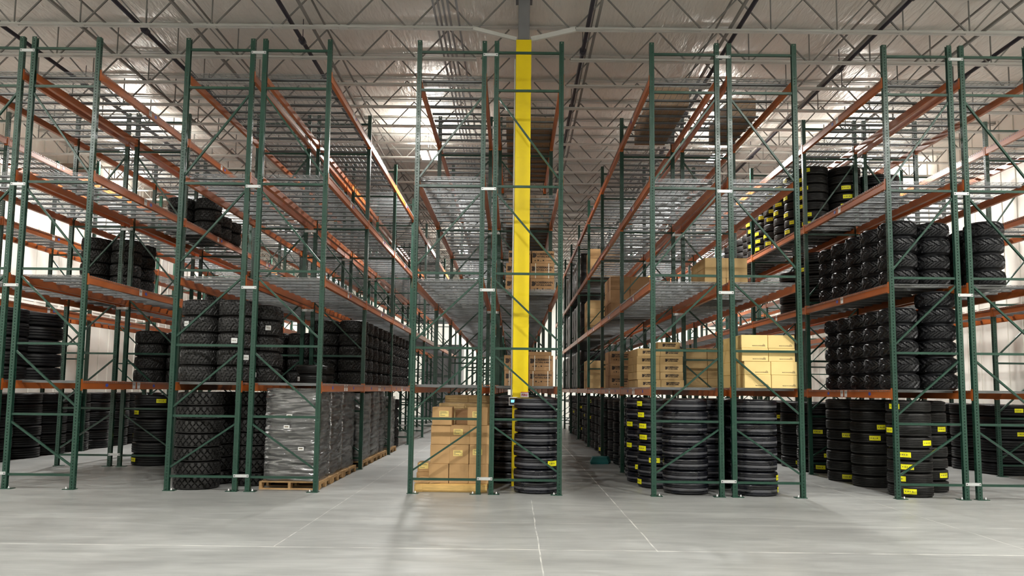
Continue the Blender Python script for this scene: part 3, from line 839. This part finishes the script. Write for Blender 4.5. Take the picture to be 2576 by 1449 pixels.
CN = ['left', 'middle', 'right']; RWN = ['bottom', 'second', 'third', 'fourth', 'fifth', 'sixth', 'seventh']
def block(name, k, lvl, x0, y0, nx, ny, nz, dx, dy, dz, mk, desc, grp, art=None, offs=None, gap=.006, z0=None, cnt=None):
    z = (LV[lvl-1]+.007 if lvl else 0) if z0 is None else z0
    for iy in range(ny):
        for iz in range(nz):
            for ix in range(nx):
                ox = offs[iz] if offs else 0
                cn = '' if nx == 1 else ((CN[ix] if nx == 3 else ('left', 'right')[ix])+' ')
                rn = 'top' if iz == nz-1 and nz > 1 else RWN[iz]
                dn = '' if ny == 1 else ('front ' if iy == 0 else '%s ' % ('inner', 'third', 'fourth')[iy-1])
                carton(x0+ix*(dx+gap)+ox, y0+iy*(dy+gap), z+iz*(dz+.001), dx, dy, dz, mk, '%s, %s%s%s row, %s' % (desc, dn, cn, rn, name), grp, art if iy == 0 else None)
# rack 4
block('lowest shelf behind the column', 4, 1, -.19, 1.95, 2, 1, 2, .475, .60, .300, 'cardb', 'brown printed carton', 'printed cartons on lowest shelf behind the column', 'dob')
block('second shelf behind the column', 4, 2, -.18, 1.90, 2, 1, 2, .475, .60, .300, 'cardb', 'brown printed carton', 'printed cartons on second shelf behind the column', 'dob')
for x_, rz_, nm_ in ((-.13, .0, 'left'), (.33, .045, 'right')):
    carton(x_, 1.92, LV[1]+.007+.604, .44, .52, .25, 'cardb', 'brown printed carton laid on top, %s, second shelf behind the column' % nm_, 'printed cartons on second shelf behind the column', 'dob', rz=rz_)
b = MB(); b.box(0, .46, 0, .50, 0, .012); b.box(0, .46, -.003, .0, 0, .07); b.box(.457, .46, 0, .5, 0, .06); b.box(0, .003, 0, .5, 0, .06)
ob('carton_tray', b.mesh('carton_tray', ['cardb']), None, (.27, 1.97, LV[0]+.007+.604), 0, label='shallow open brown carton tray on top of right printed carton', cat='carton')
for (x_, z_, h_, nm_) in ((.44, 1.83, .30, 1), (.66, 1.83, .30, 1), (.46, 2.135, .30, 2), (.68, 2.135, .30, 2), (-.09, 1.835, .30, 1), (-.05, 2.135, .30, 2), (.44, 3.952, .30, 3), (.64, 3.952, .30, 3)):
    pass
def strap(x_, z_, lab):
    b = MB(); b.box(-.007, .007, -.0025, -.001, 0, .296); b.box(-.007, .007, -.0025, .60, .2945, .2965)
    ob('packing_strap', b.mesh('packing_strap', ['strap']), None, (x_, 1.946 if z_ < 3 else 1.896, z_), R_.uniform(-.02, .02), label=lab, cat='strap', group='white packing straps')
strap(.375, LV[0]+.008, 'left white strap on bottom right carton behind the column')
strap(.665, LV[0]+.008, 'right white strap on bottom right carton behind the column')
strap(.405, LV[0]+.309, 'left white strap on upper right carton behind the column')
strap(.695, LV[0]+.309, 'right white strap on upper right carton behind the column')
strap(.405, LV[1]+.309, 'left white strap on middle right carton, second shelf behind the column')
strap(.665, LV[1]+.309, 'right white strap on middle right carton, second shelf behind the column')
strap(-.09, LV[0]+.008, 'white strap on bottom left carton behind the column')
strap(-.05, LV[0]+.309, 'white strap on upper left carton behind the column')
# upper stock seen from below
block('top shelf of yellow column rack', 4, 4, -.22, 3.95, 2, 3, 1, .50, .95, .45, 'cardb', 'large brown carton', 'large cartons on top shelf of yellow column rack')
block('top shelf near the column', 4, 4, -.22, 2.75, 2, 1, 1, .50, .85, .25, 'cardb', 'large brown carton', 'large cartons on top shelf near the column')
block('third shelf of yellow column rack', 4, 3, -.22, 3.95, 2, 3, 1, .50, .95, .70, 'cardb', 'large brown carton', 'large cartons on third shelf of yellow column rack')
# rack 5
block('lowest shelf of flat carton rack', 5, 1, 2.44, 2.15, 2, 2, 5, .455, .58, .154, 'cardl', 'flat tan printed carton', 'flat printed cartons on lowest shelf', 'dobs', offs=(.02, .0, -.005, .0, .012))
carton(2.86, 2.17, LV[0]+.007+.776, .44, .5, .13, 'cardl', 'single flat tan printed carton topping the flat carton pile', 'flat printed cartons on lowest shelf', 'dobs')
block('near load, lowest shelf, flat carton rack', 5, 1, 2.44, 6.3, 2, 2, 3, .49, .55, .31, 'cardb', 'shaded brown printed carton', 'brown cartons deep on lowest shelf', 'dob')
block('far load, lowest shelf, flat carton rack', 5, 1, 2.44, 12.4, 2, 2, 3, .49, .55, .31, 'cardl', 'tan carton', 'tan cartons deep on lowest shelf')
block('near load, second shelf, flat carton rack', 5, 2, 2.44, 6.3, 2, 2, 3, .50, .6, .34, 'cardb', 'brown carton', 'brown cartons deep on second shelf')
block('far load, second shelf, flat carton rack', 5, 2, 2.44, 12.3, 2, 2, 4, .49, .55, .28, 'cardl', 'tan carton', 'tan cartons deep on second shelf')
block('third shelf of flat carton rack', 5, 3, 2.44, 11.5, 2, 2, 3, .49, .6, .30, 'card', 'tan carton', 'tan cartons deep on third shelf')
block('top shelf of flat carton rack', 5, 4, 2.66, 1.35, 1, 3, 1, .68, .80, .36, 'cardb', 'wide brown carton', 'wide cartons on top shelf of flat carton rack')
# rack 6
block('lowest shelf', 6, 1, 3.925, .05, 2, 1, 4, .452, .58, .226, 'cardy', 'big pale yellow carton', 'pale yellow cartons on lowest shelf', 'kor', offs=(.012, .008, -.03, -.035))
block('back layer of lowest shelf', 6, 1, 3.90, .66, 2, 1, 4, .452, .58, .226, 'cardy', 'big pale yellow carton', 'pale yellow cartons in back layer of lowest shelf')
block('lowest shelf of pale carton rack', 6, 1, 3.86, 4.1, 2, 2, 4, .47, .6, .225, 'cardl', 'tan carton deeper in', 'tan cartons deeper on lowest shelf')
block('second shelf of pale carton rack', 6, 2, 3.86, 2.35, 2, 2, 4, .43, .60, .206, 'cardl', 'yellowish tan carton', 'yellowish tan cartons on second shelf')
block('top shelf of pale carton rack', 6, 4, 4.32, 2.0, 1, 2, 1, .52, .85, .42, 'cardb', 'wide brown carton', 'wide cartons on top shelf of pale carton rack')

# ------------------------------------------------------------------ pallets
def pallet_mesh(dx, dy, mk):
    b = MB(); nB = 7
    for i in range(nB):
        y = (dy-.09)*i/(nB-1); b.box(0, dx, y, y+.09, .118, .136)
    for i in range(3):
        x = (dx-.045)*i/2; 
        b.box(x, x+.045, .0, dy, .085, .118); 
        for y in (0, dy/2-.07, dy-.14): b.box(x, x+.045, y, y+.14, .018, .085)
    for y in (0, dy/2-.045, dy-.09): b.box(0, dx, y, y+.09, 0, .018)
    return b.mesh('pallet', [mk])
def ppart(dx, dy, mk, loc, label, group='wooden pallets'):
    root = ob('pallet', None, None, loc, 0, label=label, cat='pallet', group=group)
    nB = 7
    b = MB(); b.box(0, dx, 0, .09, 0, .018); D_ = b.mesh('deck_board', [mk])
    for i in range(nB): ob('deck_board', D_, root, (0, (dy-.09)*i/(nB-1), .118))
    for y in (0, dy/2-.045, dy-.09): ob('bottom_board', D_, root, (0, y, 0))
    b = MB(); b.box(0, .045, 0, dy, .085, .118)
    for y in (0, dy/2-.07, dy-.14): b.box(0, .045, y, y+.14, .018, .085)
    S_ = b.mesh('stringer', [mk])
    for i in range(3): ob('stringer', S_, root, ((dx-.045)*i/2, 0, 0))
    return root
ppart(1.24, 1.05, 'wood', (-1.68, .24, 0), 'pale yellow wooden pallet under the tan carton stack left of the column')
# a front fascia board closes the pallet like the photo
pr = bpy.data.objects['pallet'] if 'pallet' in bpy.data.objects else None
b = MB(); b.box(0, 1.24, -.018, 0, .02, .118); b.box(0, 1.24, -.018, 0, .0, .018); b.box(0, .14, -.03, -.018, .0, .12); b.box(1.10, 1.24, -.03, -.018, 0, .12)
ob('front_board', b.mesh('front_board', ['wood']), pr)
CS = .336
grp = 'tan cartons on the pallet left of the column'
art = {(0, 0): None, (0, 1): None, (0, 2): None, (1, 0): None, (1, 1): 'slab', (1, 2): 'slab', (2, 0): None, (2, 1): 'slab', (2, 2): None}
for iy in range(2):
    for iz in range(3):
        for ix in range(3):
            x_ = -1.44+ix*(CS+.004)+(.012*iz if ix == 0 else .006*iz)
            carton(x_, .27+iy*.45+(R_.uniform(0, .012)), .137+iz*(CS-.006+.001), CS, .44, CS-.006, 'card',
                   'tan carton, %s%s, %s row on the pale pallet left of column' % ('' if iy == 0 else 'back ', CN[ix], RWN[iz]), grp, art[(iz, ix)] if iy == 0 else None)
zt = .137+3*(CS-.005)
carton(-1.40, .25, zt, .34, .44, .31, 'card', 'tan carton, top left on the pallet stack, label facing front', grp, 'slab')
carton(-.79, .27, zt, .34, .44, .31, 'card', 'tan carton, top right on the pallet stack, label facing front', grp, 'slab')
carton(-1.03, .62, zt, .24, .36, .26, 'cardb', 'brown carton set back between the two top cartons', grp, None)
carton(-1.67, .42, .137, .22, .40, .17, 'card', 'flat tan carton, lower of two beside the carton stack', 'flat cartons beside the carton stack', None)
carton(-1.66, .44, .309, .21, .38, .16, 'card', 'flat tan carton, upper of two beside the carton stack', 'flat cartons beside the carton stack', 'slab')
b = MB(); b.quad([(0, 0, 0), (.20, -.02, .01), (.26, .12, .09), (.08, .16, .10)]); b.quad([(.0, 0, .004), (.08, .16, .104), (-.05, .12, .06), (-.06, .02, .02)])
b.quad([(.22, 0, 0), (.40, -.01, .015), (.36, .10, .08), (.27, .11, .09)])
ob('cardboard_scrap', b.mesh('cardboard_scrap', ['card']), None, (-1.64, .25, .14), 0, label='folded loose cardboard flap on the front left of the pale pallet', cat='cardboard')
ppart(1.1, 1.1, 'woodd', (-1.62, 1.55, 0), 'brown pallet second back, left of the yellow column')
block('second pallet back left of column', 3, 0, -1.42, 1.6, 2, 2, 4, .48, .5, .335, 'cardl', 'tan carton', 'cartons on second pallet back', z0=.138)
ppart(1.1, .85, 'woodd', (-1.62, 2.75, 0), 'brown pallet third back, left of the yellow column')
block('third pallet back left of column', 3, 0, -1.42, 2.8, 2, 1, 4, .48, .6, .37, 'cardl', 'tan carton', 'cartons on third pallet back', z0=.138)
block('fourth pallet back left of column', 3, 0, -1.42, 4.4, 2, 2, 4, .48, .5, .37, 'cardb', 'brown carton', 'cartons on fourth pallet back', z0=.138)
ppart(1.1, 1.1, 'woodd', (-1.62, 4.35, 0), 'brown pallet fourth back, left of the yellow column')

# dark wrapped bales deep in rack 5
b = MB(); na, nz = 40, 14; hx, hy, hz = .50, .53, 1.42
for iz in range(nz+1):
    for ia in range(na):
        t = 2*PI*ia/na; c, s_ = math.cos(t), math.sin(t)
        px = hx*abs(c)**.3*(1 if c > 0 else -1); py = hy*abs(s_)**.3*(1 if s_ > 0 else -1)
        q = 1-.03*abs(math.sin(iz*PI/4.67))-.012*math.sin(ia*1.7+iz); 
        if iz == nz: q *= .95
        b.v.append((px*q, py*q, hz*iz/nz))
for iz in range(nz):
    for ia in range(na): c_ = (ia+1) % na; b.f.append((iz*na+ia, iz*na+c_, (iz+1)*na+c_, (iz+1)*na+ia)); b.m.append(0); b.s.append(True)
b.f.append(tuple(nz*na+ia for ia in range(na))); b.m.append(0); b.s.append(False)
b.f.append(tuple(reversed(range(na)))); b.m.append(0); b.s.append(False)
BALE = b.mesh('wrapped_bale', ['bag'])
for lv in (1, 2, 3):
    for j in range(9):
        ob('wrapped_bale', BALE, None, (2.93, 15.7+1.14*j, LV[lv-1]+.007), 0, label='black wrapped bale, %s bale back, %s of flat carton rack' % (ORD[j], LN[lv]), cat='wrapped goods', group='black bales deep in flat carton rack')

# film wrapped loads in rack 2
def load(x0, y0, dx, dy, h, idx):
    ln = ('frontmost', 'second', 'third', 'fourth', 'fifth', 'sixth', 'seventh')[idx]
    ppart(dx+.05, dy+.02, 'woodd', (x0-.02, y0-.01, 0), 'brown wooden pallet under the %s film wrapped load' % ln, 'pallets under film wrapped loads')
    root = ob('wrapped_load', None, None, (x0, y0, .137), 0, label='%s%s grey goods wrapped in clear film' % (ln, '' if idx == 0 else ' film wrapped load back,'), cat='wrapped load', group='film wrapped loads')
    root['label'] = 'tall dark goods wrapped in clear film, %s pallet%s' % (ln, ' facing the camera' if idx == 0 else ' back along the aisle')
    nl = 11
    rr = random.Random(idx+3); lh = (h-.02)/nl
    for i in range(nl):
        b = MB(); nxs, nr = 8, 5
        jx, jy = rr.uniform(-.012, .012), rr.uniform(-.012, .012)
        # pillow shaped layer
        rings = []
        for q in range(nr):
            t = q/(nr-1); z = lh*t; ins = .028*(abs(2*t-1)**2.2)
            pts = []
            hx, hy, r = dx/2-.05-ins, dy/2-.05-ins, .07
            for cx, cyy, a0 in ((hx-r, hy-r, 0), (-hx+r, hy-r, PI/2), (-hx+r, -hy+r, PI), (hx-r, -hy+r, 1.5*PI)):
                for a in range(5): tt = a0+PI/2*a/4; pts.append((dx/2+jx+cx+r*math.cos(tt), dy/2+jy+cyy+r*math.sin(tt), z))
            rings.append(pts)
        k_ = len(rings[0])
        for p in rings: b.v += p
        for q in range(nr-1):
            for a in range(k_): c_ = (a+1) % k_; b.f.append((q*k_+a, q*k_+c_, (q+1)*k_+c_, (q+1)*k_+a)); b.m.append(0); b.s.append(True)
        b.f.append(tuple((nr-1)*k_+a for a in range(k_))); b.m.append(0); b.s.append(False)
        b.f.append(tuple(reversed(range(k_)))); b.m.append(0); b.s.append(False)
        ob('goods_layer', b.mesh('goods_layer', ['load']), root, (0, 0, i*lh))
    # film shell: wrinkled
    b = MB(); na, nz = (128, 120) if idx < 3 else (72, 60)
    for iz in range(nz+1):
        z = h*iz/nz
        for ia in range(na):
            s = ia/na*4; side = int(s); f = s-side
            cs = [(0, 0), (dx, 0), (dx, dy), (0, dy), (0, 0)]
            px = cs[side][0]*(1-f)+cs[side+1][0]*f; py = cs[side][1]*(1-f)+cs[side+1][1]*f
            nv_ = noise.noise(Vector((px*1.6+idx*5, py*1.6, z*13+px*2.2*math.sin(z*3+idx))))
            n2_ = noise.noise(Vector((px*5+idx*5, py*5, z*30)))
            inn = .018+.030*nv_+.018*n2_
            e = min(f, 1-f)
            if e < .14: inn += .03*(1-e/.14)+.012*noise.noise(Vector((px*9, py*9, z*22)))
            qx, qy = px-dx/2, py-dy/2; L_ = math.hypot(qx, qy); qx *= 1-(inn/L_); qy *= 1-(inn/L_)
            b.v.append((dx/2+qx, dy/2+qy, z-(.02 if iz == 0 else 0)))
    for iz in range(nz):
        for ia in range(na):
            c_ = (ia+1) % na; b.f.append((iz*na+ia, iz*na+c_, (iz+1)*na+c_, (iz+1)*na+ia)); b.m.append(0); b.s.append(True)
    b.f.append(tuple(nz*na+ia for ia in range(na))); b.m.append(0); b.s.append(False)
    ob('stretch_film', b.mesh('stretch_film', ['film']), root, label='clear wrinkled stretch film')
    if idx == 0:
        for (lx, lz) in ((.46, 1.12), (.42, .93), (.68, .56)):
            b = MB(); b.box(-.05, .05, -.002, 0, -.03, .03); b.box(-.035, .03, -.0026, -.002, -.006, .012, 1)
            ob('label', b.mesh('label', ['paper', 'inkg']), root, (lx, -.012, lz), label='white paper label')
for i, (y0, dy) in enumerate(((.30, .90), (1.24, .92), (2.20, 1.12), (4.00, 1.20), (5.26, 1.10), (6.42, .85), (7.75, 1.1))):
    load(-4.34, y0, .99, dy, (1.60, 1.56, 1.58, 1.5, 1.54, 1.56, 1.4)[i], i)
for j, y in enumerate((9.6, 10.3)): stack('mud', -3.8, y, 0, 5, '%s stack past the wrapped pallets on the floor' % ('first', 'second')[j])
# teal tray on the aisle floor
b = MB(); 
rb = [(0, 0), (.42, .05), (.52, .38), (.30, .55), (.02, .36)]
for z, s in ((0, 1), (.05, 1.04), (.16, .80)):
    for p in rb: b.v.append(((p[0]-.25)*s, (p[1]-.25)*s, z))
for q in range(2):
    for i in range(5): j = (i+1) % 5; b.f.append((q*5+i, q*5+j, q*5+5+j, q*5+5+i)); b.m.append(0); b.s.append(False)
b.f.append((10, 11, 12, 13, 14)); b.m.append(0); b.s.append(False)
ob('plastic_bundle', b.mesh('plastic_bundle', ['teal']), None, (2.12, 5.75, 0), 0, label='crumpled teal plastic bundle on the aisle floor right of the column', cat='bundle')

# grey partition room and white office wall at the back
b = MB(); b.box(-5.6, -3.2, 33.2, 35.6, 0, 4.4); b.box(-3.22, -3.17, 33.1, 33.2, 0, 4.5); b.box(-5.65, -3.15, 33.15, 35.65, 4.4, 4.46)
for i in range(5): b.box(-5.5+i*.48, -5.47+i*.48, 33.17, 33.2, 0, 4.4)
ob('partition_room', b.mesh('partition_room', ['colgrey']), None, label='grey boxed room at the far end of the aisle left of column', cat='room')
# duct and fan on the left wall
b = MB(); b.box(-.488, .25, 0, 3.6, -.16, .16)
for i in range(4): b.box(-.26, .26, .1+i*1.1, .14+i*1.1, -.17, .17)
ob('air_duct', b.mesh('air_duct', ['duct']), None, (-13.75, 9.7, 8.33), 0, label='brown box duct high on the left wall', cat='duct')

# ------------------------------------------------------------------ lights
def fixture(x, y, z, label, power, sz=(.55, .9)):
    root = ob('high_bay_light', None, None, (x, y, z), 0, label=label, cat='ceiling light', group='high bay lights')
    b = MB(); b.box(-sz[0]/2, sz[0]/2, -sz[1]/2, sz[1]/2, 0, .05); b.box(-.12, .12, -.2, .2, .05, .11)
    ob('housing', b.mesh('housing', ['housing']), root)
    for s in (-1, 1):
        b = MB(); b.box(s*.14-.10, s*.14+.10, -sz[1]/2+.05, sz[1]/2-.05, -.006, 0)
        ob('lens', b.mesh('lens', ['lens']), root, label='glowing white lens')
        b = MB(); b.tube((0, s*.3, .05), (0, s*.3, ZT-z), .004, 5); ob('hanging_wire', b.mesh('hanging_wire', ['dark']), root)
    ld = bpy.data.lights.new('lamp', 'AREA'); ld.shape = 'RECTANGLE'; ld.size = .30; ld.size_y = .34; ld.energy = power; ld.color = (1, .985, .95)
    lo = bpy.data.objects.new('lamp', ld); col.objects.link(lo); lo.parent = root; lo.location = (0, 0, -.02)
    lu = bpy.data.lights.new('uplight', 'AREA'); lu.shape = 'RECTANGLE'; lu.size = sz[0]; lu.size_y = sz[1]; lu.energy = power*UP*(1.9 if y < 0 else .75); lu.color = (1, .95, .86)  # upward output boosted over the front floor to brighten the ceiling
    uo = bpy.data.objects.new('uplight', lu); col.objects.link(uo); uo.parent = root; uo.location = (0, 0, .14); uo.rotation_euler = (PI, 0, 0)
PW = 520; UP = .32
LX = {-10.9: 'far left aisle', -2.45: 'aisle left of the column', 5.69: 'aisle right of pale cartons', 9.72: 'aisle at right edge'}
for x, nx_ in LX.items():
    for y, ny_, pf in ((-18.0, 'behind the camera', .45), (-7.0, 'in front of the racks', 1.0), (8.0, 'nearest over the racks', 1.35), (23.0, 'far down the racks', 1.2), (34.0, 'added by the back wall', 1.0)):  # back wall row is added to brighten the dark far end
        if x == 9.72 and y == -18: continue
        fixture(x, y, 8.32, 'bright high bay light over the %s, %s' % (nx_, ny_), PW*pf)
for x, y, lab in ((-13.45, 13.4, 'beside the brown duct on the left wall'), (-13.45, -2.0, 'near the left wall in front of the racks'), (12.6, 12.0, 'along the right wall over the racks'), (12.6, -2.0, 'near the right wall in front of the racks')):
    fixture(x, y, 8.32, 'bright high bay light %s' % lab, PW*.7)

w = bpy.data.worlds.new('world'); sc.world = w; w.use_nodes = True
w.node_tree.nodes['Background'].inputs[0].default_value = (.5, .5, .5, 1); w.node_tree.nodes['Background'].inputs[1].default_value = 0.02

sc.view_settings.view_transform = 'Standard'; sc.view_settings.look = 'None'; sc.view_settings.gamma = 1; sc.view_settings.exposure = -0.12
try: sc.view_settings.use_curve_mapping = False
except Exception: pass
sc.cycles.max_bounces = 6; sc.cycles.diffuse_bounces = 3; sc.cycles.glossy_bounces = 3; sc.cycles.transparent_max_bounces = 8
sc.cycles.use_denoising = True; sc.cycles.sample_clamp_indirect = 6
sc.cycles.use_adaptive_sampling = True; sc.cycles.adaptive_threshold = .02
